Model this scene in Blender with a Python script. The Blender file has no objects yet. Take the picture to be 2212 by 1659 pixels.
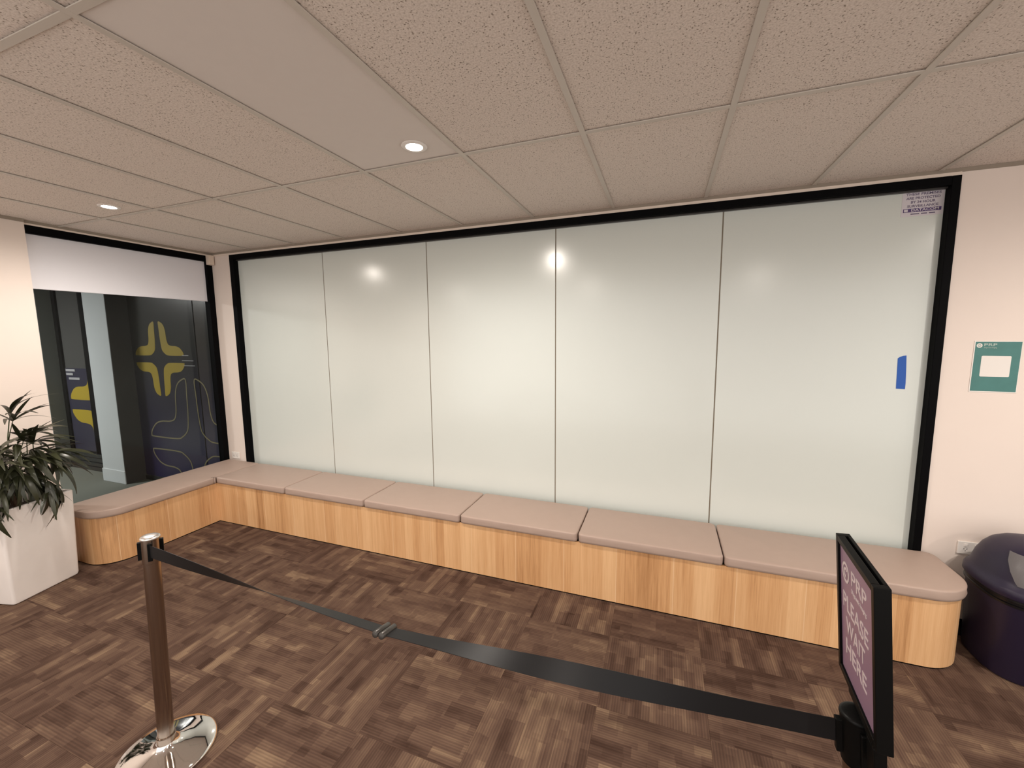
import bpy, bmesh, math, random
from mathutils import Vector, Matrix

random.seed(7)
C = bpy.context.scene.collection
SC = bpy.context.scene
PI = math.pi
H = 2.687                      # ceiling height
XL = -1.565                    # face of the left-hand frame line

# ------------------------------------------------------------------ camera
cam_d = bpy.data.cameras.new('camera')
cam_d.sensor_width = 36.0
cam_d.lens = 36.0 * 889.98 / 2212.0
cam_d.clip_start = 0.02
cam = bpy.data.objects.new('camera', cam_d)
C.objects.link(cam)
rows = ((0.9384922514, 0.3451633150, -0.0097252257),
        (0.0307246803, -0.1115263620, -0.9932863961),
        (-0.3439306442, 0.9318927817, -0.1152716590))
R = Matrix(((rows[0][0], -rows[1][0], -rows[2][0]),
            (rows[0][1], -rows[1][1], -rows[2][1]),
            (rows[0][2], -rows[1][2], -rows[2][2])))
cam.matrix_world = Matrix.Translation((2.981011, -3.128082, 1.789088)) @ R.to_4x4()
SC.camera = cam

# ------------------------------------------------------------------ world, light, exposure
SC.view_settings.view_transform = 'Standard'
SC.view_settings.look = 'None'
SC.view_settings.exposure = 0.6
SC.view_settings.gamma = 1.0
SC.view_settings.use_curve_mapping = False
w = bpy.data.worlds.new('lobby_fill')  # even warm fill added in place of the unseen lit lobby
SC.world = w
w.use_nodes = True
w.node_tree.nodes['Background'].inputs[0].default_value = (1.0, 0.94, 0.88, 1)
w.node_tree.nodes['Background'].inputs[1].default_value = 1.0
DOWNLIGHT_POWER = 80.0
DOWNLIGHT_COL = (1.0, 0.91, 0.82)

# ------------------------------------------------------------------ materials
def srgb(r, g, b):
    f = lambda c: (c / 255 / 12.92) if c / 255 <= 0.04045 else ((c / 255 + 0.055) / 1.055) ** 2.4
    return (f(r), f(g), f(b), 1)

def mat(name, col, rough=0.5, metal=0.0, spec=0.5, noise=0.0, nscale=40.0, bump=0.0, bscale=200.0, emit=None, estr=0.0):
    m = bpy.data.materials.new(name)
    m.use_nodes = True
    nt = m.node_tree
    b = nt.nodes['Principled BSDF']
    b.inputs['Base Color'].default_value = col
    b.inputs['Roughness'].default_value = rough
    b.inputs['Metallic'].default_value = metal
    b.inputs['Specular IOR Level'].default_value = spec
    tc = None
    if noise or bump:
        tc = nt.nodes.new('ShaderNodeTexCoord')
    if noise:
        n = nt.nodes.new('ShaderNodeTexNoise')
        n.inputs['Scale'].default_value = nscale
        n.inputs['Detail'].default_value = 4
        nt.links.new(tc.outputs['Object'], n.inputs['Vector'])
        mx = nt.nodes.new('ShaderNodeMix'); mx.data_type = 'RGBA'
        mx.inputs[6].default_value = tuple(c * (1 - noise) for c in col[:3]) + (1,)
        mx.inputs[7].default_value = tuple(min(1, c * (1 + noise)) for c in col[:3]) + (1,)
        nt.links.new(n.outputs['Fac'], mx.inputs[0])
        nt.links.new(mx.outputs[2], b.inputs['Base Color'])
    if bump:
        n2 = nt.nodes.new('ShaderNodeTexNoise')
        n2.inputs['Scale'].default_value = bscale
        n2.inputs['Detail'].default_value = 3
        nt.links.new(tc.outputs['Object'], n2.inputs['Vector'])
        bp = nt.nodes.new('ShaderNodeBump')
        bp.inputs['Strength'].default_value = bump
        bp.inputs['Distance'].default_value = 0.002
        nt.links.new(n2.outputs['Fac'], bp.inputs['Height'])
        nt.links.new(bp.outputs['Normal'], b.inputs['Normal'])
    if emit:
        b.inputs['Emission Color'].default_value = emit
        b.inputs['Emission Strength'].default_value = estr
    return m

M = {}
M['wall'] = mat('cream_paint', (0.80, 0.70, 0.635, 1), 0.6, noise=0.015, nscale=6, bump=0.06, bscale=300)
M['ceiling_slab'] = mat('dark_void', (0.18, 0.16, 0.14, 1), 0.9, noise=0.05)
M['grid'] = mat('white_grid_metal', (0.60, 0.55, 0.49, 1), 0.45, noise=0.02, nscale=10)
M['plaster_tile'] = mat('smooth_plaster_tile', (0.73, 0.675, 0.635, 1), 0.7, noise=0.02, nscale=20)
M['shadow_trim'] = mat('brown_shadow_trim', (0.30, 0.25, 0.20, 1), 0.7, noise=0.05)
M['cornice'] = mat('cream_trim', (0.80, 0.69, 0.60, 1), 0.5, noise=0.02)
M['black_frame'] = mat('black_powdercoat', (0.002, 0.002, 0.0025, 1), 0.6, spec=0.06, noise=0.1, nscale=80)
M['bead'] = mat('dark_bronze_bead', (0.03, 0.027, 0.025, 1), 0.4, noise=0.1)
M['seal'] = mat('brown_grey_sealant', (0.20, 0.165, 0.12, 1), 0.6, noise=0.1)
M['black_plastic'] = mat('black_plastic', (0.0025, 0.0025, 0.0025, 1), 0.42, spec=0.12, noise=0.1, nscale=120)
M['chrome'] = mat('polished_chrome', (0.83, 0.81, 0.79, 1), 0.045, 1.0, noise=0.01, nscale=30)
M['chrome_tube'] = mat('satin_chrome_tube', (0.36, 0.295, 0.245, 1), 0.2, 1.0, noise=0.01, nscale=30)
M['satin_cap'] = mat('satin_steel_cap', (0.72, 0.69, 0.66, 1), 0.3, 0.9, noise=0.02, nscale=60)
M['white_plastic'] = mat('white_plastic', (0.80, 0.76, 0.72, 1), 0.3, noise=0.01)
M['cream_plastic'] = mat('cream_plastic', (0.78, 0.66, 0.55, 1), 0.45, noise=0.02)
M['blind'] = mat('white_blind_cloth', (0.79, 0.785, 0.83, 1), 0.8, noise=0.02, nscale=200, bump=0.05, bscale=800)
M['vinyl'] = mat('taupe_vinyl', srgb(172, 151, 139), 0.5, spec=0.4, noise=0.03, nscale=14, bump=0.12, bscale=420)
M['pot'] = mat('white_cement_pot', (0.90, 0.845, 0.81, 1), 0.62, noise=0.05, nscale=9, bump=0.15, bscale=60)
M['soil'] = mat('dark_potting_soil', (0.03, 0.02, 0.014, 1), 0.95, noise=0.4, nscale=120, bump=0.8, bscale=150)
M['cane'] = mat('brown_fibrous_cane', (0.10, 0.06, 0.035, 1), 0.8, noise=0.4, nscale=60)
M['stem'] = mat('green_stem', (0.06, 0.075, 0.03, 1), 0.5, noise=0.2)
M['bin'] = mat('dark_purple_plastic', (0.020, 0.014, 0.036, 1), 0.42, spec=0.4, noise=0.15, nscale=200, bump=0.1, bscale=500)
M['bin_rim'] = mat('black_rim_plastic', (0.004, 0.004, 0.005, 1), 0.3, noise=0.1)
M['bin_flap'] = mat('grey_flap_plastic', (0.30, 0.28, 0.285, 1), 0.35, noise=0.06, nscale=200)
M['red'] = mat('red_label', (0.62, 0.05, 0.03, 1), 0.4, noise=0.05)
M['blue_tape'] = mat('blue_masking_tape', srgb(42, 92, 178), 0.7, noise=0.05, nscale=60)
M['sticker'] = mat('white_sticker', (0.66, 0.62, 0.66, 1), 0.5, noise=0.02)
M['purple_ink'] = mat('purple_ink', (0.075, 0.04, 0.16, 1), 0.5, noise=0.05)
M['grey_ink'] = mat('grey_purple_ink', (0.13, 0.10, 0.18, 1), 0.5, noise=0.05)
M['paper'] = mat('white_paper', (0.80, 0.76, 0.72, 1), 0.55, noise=0.01)
M['teal'] = mat('teal_print', srgb(66, 120, 116), 0.35, noise=0.16, nscale=14)
M['teal_light'] = mat('pale_teal_ink', (0.42, 0.50, 0.46, 1), 0.5, noise=0.03)
M['pur_print'] = mat('mauve_print', (0.205, 0.125, 0.185, 1), 0.4, noise=0.12, nscale=10)
M['pale_ink'] = mat('pale_pink_ink', (0.52, 0.44, 0.45, 1), 0.5, noise=0.04)
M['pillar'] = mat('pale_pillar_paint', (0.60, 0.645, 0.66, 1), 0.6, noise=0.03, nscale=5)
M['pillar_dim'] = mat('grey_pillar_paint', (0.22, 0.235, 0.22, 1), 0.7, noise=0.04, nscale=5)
M['hall_floor'] = mat('grey_green_hall_carpet', (0.15, 0.16, 0.135, 1), 0.9, noise=0.12, nscale=150)
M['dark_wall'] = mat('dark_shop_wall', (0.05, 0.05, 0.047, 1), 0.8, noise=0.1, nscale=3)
M['yellow'] = mat('yellow_vinyl', (0.42, 0.31, 0.025, 1), 0.5, noise=0.05)
M['yellow_line'] = mat('dull_yellow_line', (0.24, 0.215, 0.115, 1), 0.5, noise=0.05)
M['white_line'] = mat('white_lettering_reflection', (0.40, 0.40, 0.42, 1), 0.5, noise=0.05)
M['alu'] = mat('dark_aluminium', (0.03, 0.032, 0.032, 1), 0.35, noise=0.1)

# downlight glow
def emission(name, col, s):
    m = bpy.data.materials.new(name); m.use_nodes = True
    nt = m.node_tree; nt.nodes.clear()
    e = nt.nodes.new('ShaderNodeEmission'); o = nt.nodes.new('ShaderNodeOutputMaterial')
    e.inputs[0].default_value = col; e.inputs[1].default_value = s
    nt.links.new(e.outputs[0], o.inputs[0])
    return m
M['glow'] = emission('warm_lamp_glow', (1.0, 0.88, 0.74, 1), 22.0)

# window glass : see-through with a faint mirror
def glass_mat():
    m = bpy.data.materials.new('clear_glass'); m.use_nodes = True
    nt = m.node_tree; nt.nodes.clear()
    t = nt.nodes.new('ShaderNodeBsdfTransparent'); t.inputs[0].default_value = (0.90, 0.91, 0.90, 1)
    g = nt.nodes.new('ShaderNodeBsdfGlossy'); g.inputs['Roughness'].default_value = 0.01
    f = nt.nodes.new('ShaderNodeFresnel'); f.inputs[0].default_value = 1.42
    mx = nt.nodes.new('ShaderNodeMixShader'); o = nt.nodes.new('ShaderNodeOutputMaterial')
    ml = nt.nodes.new('ShaderNodeMath'); ml.operation = 'MULTIPLY'; ml.inputs[1].default_value = 0.35
    nt.links.new(f.outputs[0], ml.inputs[0])
    nt.links.new(ml.outputs[0], mx.inputs[0])
    nt.links.new(t.outputs[0], mx.inputs[1]); nt.links.new(g.outputs[0], mx.inputs[2])
    nt.links.new(mx.outputs[0], o.inputs[0])
    return m
M['glass'] = glass_mat()

# frosted, back-lacquered panes
def frosted_mat():
    m = mat('frosted_white_glass', (0.655, 0.700, 0.668, 1), 0.20, spec=1.0, noise=0.012, nscale=2.5)
    b = m.node_tree.nodes['Principled BSDF']
    b.inputs['IOR'].default_value = 1.5
    return m
M['frost'] = frosted_mat()

# mineral fibre ceiling tiles: pits and fissures
def fissure_mat():
    m = bpy.data.materials.new('fissured_ceiling_tile'); m.use_nodes = True
    nt = m.node_tree; b = nt.nodes['Principled BSDF']; L = nt.links.new
    b.inputs['Roughness'].default_value = 0.9
    b.inputs['Specular IOR Level'].default_value = 0.15
    tc = nt.nodes.new('ShaderNodeTexCoord')
    info = nt.nodes.new('ShaderNodeObjectInfo')
    add = nt.nodes.new('ShaderNodeVectorMath'); add.operation = 'ADD'
    sc = nt.nodes.new('ShaderNodeVectorMath'); sc.operation = 'SCALE'; sc.inputs[3].default_value = 37.0
    cmb = nt.nodes.new('ShaderNodeCombineXYZ')
    L(info.outputs['Random'], cmb.inputs[0]); L(info.outputs['Random'], cmb.inputs[1])
    L(cmb.outputs[0], sc.inputs[0]); L(tc.outputs['Object'], add.inputs[0]); L(sc.outputs[0], add.inputs[1])
    # warp for worm-like pits
    nz = nt.nodes.new('ShaderNodeTexNoise'); nz.inputs['Scale'].default_value = 70
    L(add.outputs[0], nz.inputs['Vector'])
    wa = nt.nodes.new('ShaderNodeVectorMath'); wa.operation = 'MULTIPLY_ADD'
    wa.inputs[1].default_value = (0.014, 0.014, 0)
    L(nz.outputs['Color'], wa.inputs[0]); L(add.outputs[0], wa.inputs[2])
    v = nt.nodes.new('ShaderNodeTexVoronoi'); v.inputs['Scale'].default_value = 120
    L(wa.outputs[0], v.inputs['Vector'])
    r = nt.nodes.new('ShaderNodeValToRGB')
    r.color_ramp.elements[0].position = 0.17; r.color_ramp.elements[0].color = (0, 0, 0, 1)
    r.color_ramp.elements[1].position = 0.31; r.color_ramp.elements[1].color = (1, 1, 1, 1)
    L(v.outputs['Distance'], r.inputs[0])
    # only some cells become pits
    v2 = nt.nodes.new('ShaderNodeMath'); v2.operation = 'GREATER_THAN'; v2.inputs[1].default_value = 0.58
    sep = nt.nodes.new('ShaderNodeSeparateColor')
    L(v.outputs['Color'], sep.inputs[0]); L(sep.outputs[0], v2.inputs[0])
    mxx = nt.nodes.new('ShaderNodeMath'); mxx.operation = 'MAXIMUM'
    L(r.outputs[0], mxx.inputs[0]); L(v2.outputs[0], mxx.inputs[1])
    mx = nt.nodes.new('ShaderNodeMix'); mx.data_type = 'RGBA'
    mx.inputs[6].default_value = (0.34, 0.28, 0.23, 1); mx.inputs[7].default_value = (0.80, 0.725, 0.665, 1)
    L(mxx.outputs[0], mx.inputs[0])
    n3 = nt.nodes.new('ShaderNodeTexNoise'); n3.inputs['Scale'].default_value = 160; n3.inputs['Detail'].default_value = 3
    L(add.outputs[0], n3.inputs['Vector'])
    mul = nt.nodes.new('ShaderNodeMix'); mul.data_type = 'RGBA'; mul.blend_type = 'MULTIPLY'; mul.inputs[0].default_value = 1
    rr = nt.nodes.new('ShaderNodeValToRGB')
    rr.color_ramp.elements[0].position = 0.36; rr.color_ramp.elements[0].color = (0.80, 0.78, 0.76, 1)
    rr.color_ramp.elements[1].position = 0.58; rr.color_ramp.elements[1].color = (1, 1, 1, 1)
    L(n3.outputs['Fac'], rr.inputs[0]); L(mx.outputs[2], mul.inputs[6]); L(rr.outputs[0], mul.inputs[7])
    L(mul.outputs[2], b.inputs['Base Color'])
    bp = nt.nodes.new('ShaderNodeBump'); bp.inputs['Strength'].default_value = 0.5; bp.inputs['Distance'].default_value = 0.003
    L(mxx.outputs[0], bp.inputs['Height']); L(bp.outputs[0], b.inputs['Normal'])
    return m
M['fissure'] = fissure_mat()

# carpet tiles: random woven blocks with fine ribs, along each tile's own x axis
def carpet_mat():
    m = bpy.data.materials.new('brown_block_carpet'); m.use_nodes = True
    nt = m.node_tree; b = nt.nodes['Principled BSDF']; L = nt.links.new
    b.inputs['Roughness'].default_value = 0.95
    b.inputs['Specular IOR Level'].default_value = 0.1
    tc = nt.nodes.new('ShaderNodeTexCoord'); info = nt.nodes.new('ShaderNodeObjectInfo')
    cmb = nt.nodes.new('ShaderNodeCombineXYZ')
    L(info.outputs['Random'], cmb.inputs[0]); L(info.outputs['Random'], cmb.inputs[1])
    ma = nt.nodes.new('ShaderNodeVectorMath'); ma.operation = 'MULTIPLY_ADD'; ma.inputs[1].default_value = (53, 31, 0)
    L(cmb.outputs[0], ma.inputs[0]); L(tc.outputs['Object'], ma.inputs[2])
    def brick(bw, rh, off, shift, c1, c2, bias):
        t = nt.nodes.new('ShaderNodeTexBrick')
        t.offset = off; t.squash = 0.6; t.squash_frequency = 3
        t.inputs['Scale'].default_value = 1
        t.inputs['Brick Width'].default_value = bw; t.inputs['Row Height'].default_value = rh
        t.inputs['Mortar Size'].default_value = 0.0; t.inputs['Bias'].default_value = bias
        t.inputs['Color1'].default_value = c1; t.inputs['Color2'].default_value = c2
        ad = nt.nodes.new('ShaderNodeVectorMath'); ad.operation = 'ADD'; ad.inputs[1].default_value = shift
        L(ma.outputs[0], ad.inputs[0]); L(ad.outputs[0], t.inputs['Vector'])
        return t
    t1 = brick(0.30, 0.05, 0.37, (0, 0, 0), (0.0, 0.0, 0.0, 1), (1, 1, 1, 1), 0.0)
    t2 = brick(0.15, 0.0357, 0.61, (3.1, 1.7, 0), (0.0, 0.0, 0.0, 1), (1, 1, 1, 1), -0.1)
    t3 = brick(0.46, 0.0833, 0.23, (7.3, 5.9, 0), (0.0, 0.0, 0.0, 1), (1, 1, 1, 1), 0.0)
    a1 = nt.nodes.new('ShaderNodeMath'); a1.operation = 'MULTIPLY_ADD'; a1.inputs[1].default_value = 0.36
    a2 = nt.nodes.new('ShaderNodeMath'); a2.operation = 'MULTIPLY_ADD'; a2.inputs[1].default_value = 0.30
    a3 = nt.nodes.new('ShaderNodeMath'); a3.operation = 'MULTIPLY'; a3.inputs[1].default_value = 0.34
    L(t3.outputs['Color'], a3.inputs[0]); L(t2.outputs['Color'], a2.inputs[0]); L(a3.outputs[0], a2.inputs[2])
    L(t1.outputs['Color'], a1.inputs[0]); L(a2.outputs[0], a1.inputs[2])
    # soft worn gradient inside blocks
    nz = nt.nodes.new('ShaderNodeTexNoise'); nz.inputs['Scale'].default_value = 1; nz.inputs['Detail'].default_value = 2
    nmp = nt.nodes.new('ShaderNodeMapping'); nmp.inputs['Scale'].default_value = (6, 13, 1)
    L(ma.outputs[0], nmp.inputs[0]); L(nmp.outputs[0], nz.inputs['Vector'])
    a4 = nt.nodes.new('ShaderNodeMath'); a4.operation = 'MULTIPLY_ADD'; a4.inputs[1].default_value = 0.75
    s = nt.nodes.new('ShaderNodeMath'); s.operation = 'SUBTRACT'; s.inputs[1].default_value = 0.37
    L(nz.outputs['Fac'], a4.inputs[0]); L(a1.outputs[0], s.inputs[0]); L(s.outputs[0], a4.inputs[2])
    cr = nt.nodes.new('ShaderNodeValToRGB')
    e = cr.color_ramp.elements
    e[0].position = 0.05; e[0].color = (0.052, 0.029, 0.021, 1)
    e[1].position = 0.95; e[1].color = (0.215, 0.145, 0.096, 1)
    k = e.new(0.42); k.color = (0.096, 0.058, 0.043, 1)
    k = e.new(0.68); k.color = (0.132, 0.083, 0.059, 1)
    L(a4.outputs[0], cr.inputs[0])
    # ribs
    wv = nt.nodes.new('ShaderNodeTexWave'); wv.wave_type = 'BANDS'; wv.bands_direction = 'Y'
    wv.inputs['Scale'].default_value = 26; wv.inputs['Distortion'].default_value = 0.3
    L(tc.outputs['Object'], wv.inputs['Vector'])
    rb = nt.nodes.new('ShaderNodeMix'); rb.data_type = 'RGBA'; rb.blend_type = 'MULTIPLY'; rb.inputs[0].default_value = 1
    rr = nt.nodes.new('ShaderNodeValToRGB')
    rr.color_ramp.elements[0].color = (0.84, 0.84, 0.84, 1); rr.color_ramp.elements[1].color = (1.11, 1.10, 1.07, 1)
    L(wv.outputs['Fac'], rr.inputs[0]); L(cr.outputs[0], rb.inputs[6]); L(rr.outputs[0], rb.inputs[7])
    fz = nt.nodes.new('ShaderNodeTexNoise'); fz.inputs['Scale'].default_value = 420
    L(tc.outputs['Object'], fz.inputs['Vector'])
    fr = nt.nodes.new('ShaderNodeValToRGB')
    fr.color_ramp.elements[0].color = (0.72, 0.72, 0.72, 1); fr.color_ramp.elements[1].color = (1.25, 1.25, 1.25, 1)
    L(fz.outputs['Fac'], fr.inputs[0])
    rb2 = nt.nodes.new('ShaderNodeMix'); rb2.data_type = 'RGBA'; rb2.blend_type = 'MULTIPLY'; rb2.inputs[0].default_value = 1
    L(rb.outputs[2], rb2.inputs[6]); L(fr.outputs[0], rb2.inputs[7])
    L(rb2.outputs[2], b.inputs['Base Color'])
    bp = nt.nodes.new('ShaderNodeBump'); bp.inputs['Strength'].default_value = 0.35; bp.inputs['Distance'].default_value = 0.002
    L(wv.outputs['Fac'], bp.inputs['Height']); L(bp.outputs[0], b.inputs['Normal'])
    return m
M['carpet'] = carpet_mat()

# oak laminate, grain upright; u (UV) runs along the bench front, v is height, both in metres
def wood_mat():
    m = bpy.data.materials.new('oak_laminate'); m.use_nodes = True
    nt = m.node_tree; b = nt.nodes['Principled BSDF']; L = nt.links.new
    b.inputs['Roughness'].default_value = 0.42
    uv = nt.nodes.new('ShaderNodeUVMap')
    def mapped(sx, sy, ox=0.0):
        mp = nt.nodes.new('ShaderNodeMapping')
        mp.inputs['Scale'].default_value = (sx, sy, 1); mp.inputs['Location'].default_value = (ox, 0, 0)
        L(uv.outputs[0], mp.inputs[0]); return mp
    # staves of uneven width: brick rows turned upright
    sw = nt.nodes.new('ShaderNodeMapping'); sw.inputs['Rotation'].default_value = (0, 0, PI / 2)
    L(uv.outputs[0], sw.inputs[0])
    def staves(width, shift):
        t = nt.nodes.new('ShaderNodeTexBrick'); t.offset = 0.0
        t.inputs['Scale'].default_value = 1; t.inputs['Brick Width'].default_value = 3.0
        t.inputs['Row Height'].default_value = width; t.inputs['Mortar Size'].default_value = 0
        t.inputs['Color1'].default_value = (0, 0, 0, 1); t.inputs['Color2'].default_value = (1, 1, 1, 1)
        ad = nt.nodes.new('ShaderNodeVectorMath'); ad.operation = 'ADD'; ad.inputs[1].default_value = (1.4, shift, 0)
        L(sw.outputs[0], ad.inputs[0]); L(ad.outputs[0], t.inputs['Vector']); return t
    s1 = staves(0.071, 20.0); s2 = staves(0.118, 31.3)
    n1 = nt.nodes.new('ShaderNodeTexNoise'); n1.inputs['Scale'].default_value = 1; n1.inputs['Detail'].default_value = 3
    L(mapped(34, 1.1).outputs[0], n1.inputs['Vector'])
    n2 = nt.nodes.new('ShaderNodeTexNoise'); n2.inputs['Scale'].default_value = 1; n2.inputs['Detail'].default_value = 4
    n2.inputs['Distortion'].default_value = 0.6
    L(mapped(190, 5.0, 3.3).outputs[0], n2.inputs['Vector'])
    a1 = nt.nodes.new('ShaderNodeMath'); a1.operation = 'MULTIPLY'; a1.inputs[1].default_value = 0.27
    a2 = nt.nodes.new('ShaderNodeMath'); a2.operation = 'MULTIPLY_ADD'; a2.inputs[1].default_value = 0.22
    a3 = nt.nodes.new('ShaderNodeMath'); a3.operation = 'MULTIPLY_ADD'; a3.inputs[1].default_value = 0.52
    a4 = nt.nodes.new('ShaderNodeMath'); a4.operation = 'MULTIPLY_ADD'; a4.inputs[1].default_value = 0.42
    L(s1.outputs['Color'], a1.inputs[0])
    L(s2.outputs['Color'], a2.inputs[0]); L(a1.outputs[0], a2.inputs[2])
    L(n1.outputs['Fac'], a3.inputs[0]); L(a2.outputs[0], a3.inputs[2])
    L(n2.outputs['Fac'], a4.inputs[0]); L(a3.outputs[0], a4.inputs[2])
    cr = nt.nodes.new('ShaderNodeValToRGB'); e = cr.color_ramp.elements
    e[0].position = 0.33; e[0].color = (0.36, 0.17, 0.065, 1)
    e[1].position = 0.98; e[1].color = (0.77, 0.485, 0.255, 1)
    k = e.new(0.62); k.color = (0.62, 0.345, 0.16, 1)
    L(a4.outputs[0], cr.inputs[0])
    # pale hairlines between some staves
    lb = nt.nodes.new('ShaderNodeTexBrick'); lb.offset = 0
    lb.inputs['Scale'].default_value = 1; lb.inputs['Brick Width'].default_value = 30.0
    lb.inputs['Row Height'].default_value = 0.354; lb.inputs['Mortar Size'].default_value = 0.0022
    lb.inputs['Color1'].default_value = (0, 0, 0, 1); lb.inputs['Color2'].default_value = (0, 0, 0, 1)
    lb.inputs['Mortar'].default_value = (1, 1, 1, 1)
    ad = nt.nodes.new('ShaderNodeVectorMath'); ad.operation = 'ADD'; ad.inputs[1].default_value = (9, 31.3, 0)
    L(sw.outputs[0], ad.inputs[0]); L(ad.outputs[0], lb.inputs['Vector'])
    mx = nt.nodes.new('ShaderNodeMix'); mx.data_type = 'RGBA'
    mx.inputs[7].default_value = (0.80, 0.56, 0.34, 1)
    sf = nt.nodes.new('ShaderNodeMath'); sf.operation = 'MULTIPLY'; sf.inputs[1].default_value = 0.7
    L(lb.outputs['Color'], sf.inputs[0]); L(sf.outputs[0], mx.inputs[0]); L(cr.outputs[0], mx.inputs[6])
    L(mx.outputs[2], b.inputs['Base Color'])
    return m
M['wood'] = wood_mat()

# palm leaf
def leaf_mat():
    m = bpy.data.materials.new('dark_palm_leaf'); m.use_nodes = True
    nt = m.node_tree; b = nt.nodes['Principled BSDF']; L = nt.links.new
    b.inputs['Roughness'].default_value = 0.33
    info = nt.nodes.new('ShaderNodeObjectInfo')
    cr = nt.nodes.new('ShaderNodeValToRGB'); e = cr.color_ramp.elements
    e[0].color = (0.013, 0.016, 0.008, 1); e[1].color = (0.055, 0.058, 0.028, 1)
    n = nt.nodes.new('ShaderNodeTexNoise'); n.inputs['Scale'].default_value = 25
    a = nt.nodes.new('ShaderNodeMath'); a.operation = 'MULTIPLY_ADD'; a.inputs[1].default_value = 0.5
    L(info.outputs['Random'], a.inputs[0])
    s = nt.nodes.new('ShaderNodeMath'); s.operation = 'MULTIPLY'; s.inputs[1].default_value = 0.5
    L(n.outputs['Fac'], s.inputs[0]); L(s.outputs[0], a.inputs[2])
    L(a.outputs[0], cr.inputs[0]); L(cr.outputs[0], b.inputs['Base Color'])
    return m
M['leaf'] = leaf_mat()

# belt webbing
def belt_mat():
    m = bpy.data.materials.new('black_webbing'); m.use_nodes = True
    nt = m.node_tree; b = nt.nodes['Principled BSDF']; L = nt.links.new
    b.inputs['Base Color'].default_value = (0.007, 0.0068, 0.0075, 1)
    b.inputs['Roughness'].default_value = 0.45
    b.inputs['Specular IOR Level'].default_value = 0.22
    b.inputs['Sheen Weight'].default_value = 0.0
    b.inputs['Sheen Roughness'].default_value = 0.4
    tc = nt.nodes.new('ShaderNodeTexCoord')
    ck = nt.nodes.new('ShaderNodeTexChecker'); ck.inputs['Scale'].default_value = 500
    L(tc.outputs['Object'], ck.inputs[0])
    bp = nt.nodes.new('ShaderNodeBump'); bp.inputs['Strength'].default_value = 0.15; bp.inputs['Distance'].default_value = 0.0006
    L(ck.outputs['Fac'], bp.inputs['Height']); L(bp.outputs[0], b.inputs['Normal'])
    return m
M['belt'] = belt_mat()

# dark shopfront film, navy towards the bottom (a printed gradient)
def film_mat():
    m = bpy.data.materials.new('smoky_navy_film'); m.use_nodes = True
    nt = m.node_tree; b = nt.nodes['Principled BSDF']; L = nt.links.new
    b.inputs['Roughness'].default_value = 0.25
    tc = nt.nodes.new('ShaderNodeTexCoord'); sp = nt.nodes.new('ShaderNodeSeparateXYZ')
    L(tc.outputs['Object'], sp.inputs[0])
    mr = nt.nodes.new('ShaderNodeMapRange'); mr.inputs[1].default_value = 0.2; mr.inputs[2].default_value = 1.75
    L(sp.outputs[2], mr.inputs[0])
    cr = nt.nodes.new('ShaderNodeValToRGB'); e = cr.color_ramp.elements
    e[0].color = (0.030, 0.026, 0.075, 1); e[1].color = (0.055, 0.055, 0.052, 1)
    k = e.new(0.5); k.color = (0.042, 0.040, 0.062, 1)
    L(mr.outputs[0], cr.inputs[0]); L(cr.outputs[0], b.inputs['Base Color'])
    return m
M['film'] = film_mat()
M['navy'] = mat('navy_film', (0.038, 0.036, 0.062, 1), 0.3, noise=0.05)

# ------------------------------------------------------------------ mesh helpers
def add_box(bm, x0, x1, y0, y1, z0, z1):
    vs = [bm.verts.new(p) for p in ((x0, y0, z0), (x1, y0, z0), (x1, y1, z0), (x0, y1, z0),
                                    (x0, y0, z1), (x1, y0, z1), (x1, y1, z1), (x0, y1, z1))]
    for f in ((0, 3, 2, 1), (4, 5, 6, 7), (0, 1, 5, 4), (1, 2, 6, 5), (2, 3, 7, 6), (3, 0, 4, 7)):
        bm.faces.new([vs[i] for i in f])
    return vs

def box_bm(*a):
    bm = bmesh.new(); add_box(bm, *a); return bm

def bev_box(x0, x1, y0, y1, z0, z1, r=0.003, seg=2):
    bm = box_bm(x0, x1, y0, y1, z0, z1)
    bmesh.ops.bevel(bm, geom=bm.edges[:], offset=r, segments=seg, profile=0.5, affect='EDGES')
    return bm

def frame_of(d):
    d = Vector(d).normalized()
    u = d.cross(Vector((0, 0, 1)))
    if u.length < 1e-4: u = d.cross(Vector((0, 1, 0)))
    u.normalize(); v = u.cross(d).normalized()
    return u, v

def add_tube(bm, pts, rad, n=10, cap=True):
    pts = [Vector(p) for p in pts]
    rad = rad if isinstance(rad, (list, tuple)) else [rad] * len(pts)
    rings = []
    u = None
    for i, p in enumerate(pts):
        d = (pts[min(i + 1, len(pts) - 1)] - pts[max(i - 1, 0)]).normalized()
        if u is None: u, v = frame_of(d)
        else:
            u = (u - d * u.dot(d)).normalized(); v = u.cross(d).normalized()
        rings.append([bm.verts.new(p + (u * math.cos(2 * PI * k / n) + v * math.sin(2 * PI * k / n)) * rad[i]) for k in range(n)])
    for a, b in zip(rings, rings[1:]):
        for k in range(n):
            bm.faces.new((a[k], a[(k + 1) % n], b[(k + 1) % n], b[k]))
    if cap:
        bm.faces.new(rings[0][::-1]); bm.faces.new(rings[-1])

def add_lathe(bm, prof, n=48, cap_top=True, cap_bot=True, cx=0, cy=0):
    rings = []
    for r, z in prof:
        rings.append([bm.verts.new((cx + r * math.cos(2 * PI * k / n), cy + r * math.sin(2 * PI * k / n), z)) for k in range(n)])
    for a, b in zip(rings, rings[1:]):
        for k in range(n):
            bm.faces.new((a[k], a[(k + 1) % n], b[(k + 1) % n], b[k]))
    if cap_bot: bm.faces.new(rings[0][::-1])
    if cap_top: bm.faces.new(rings[-1])

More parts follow.
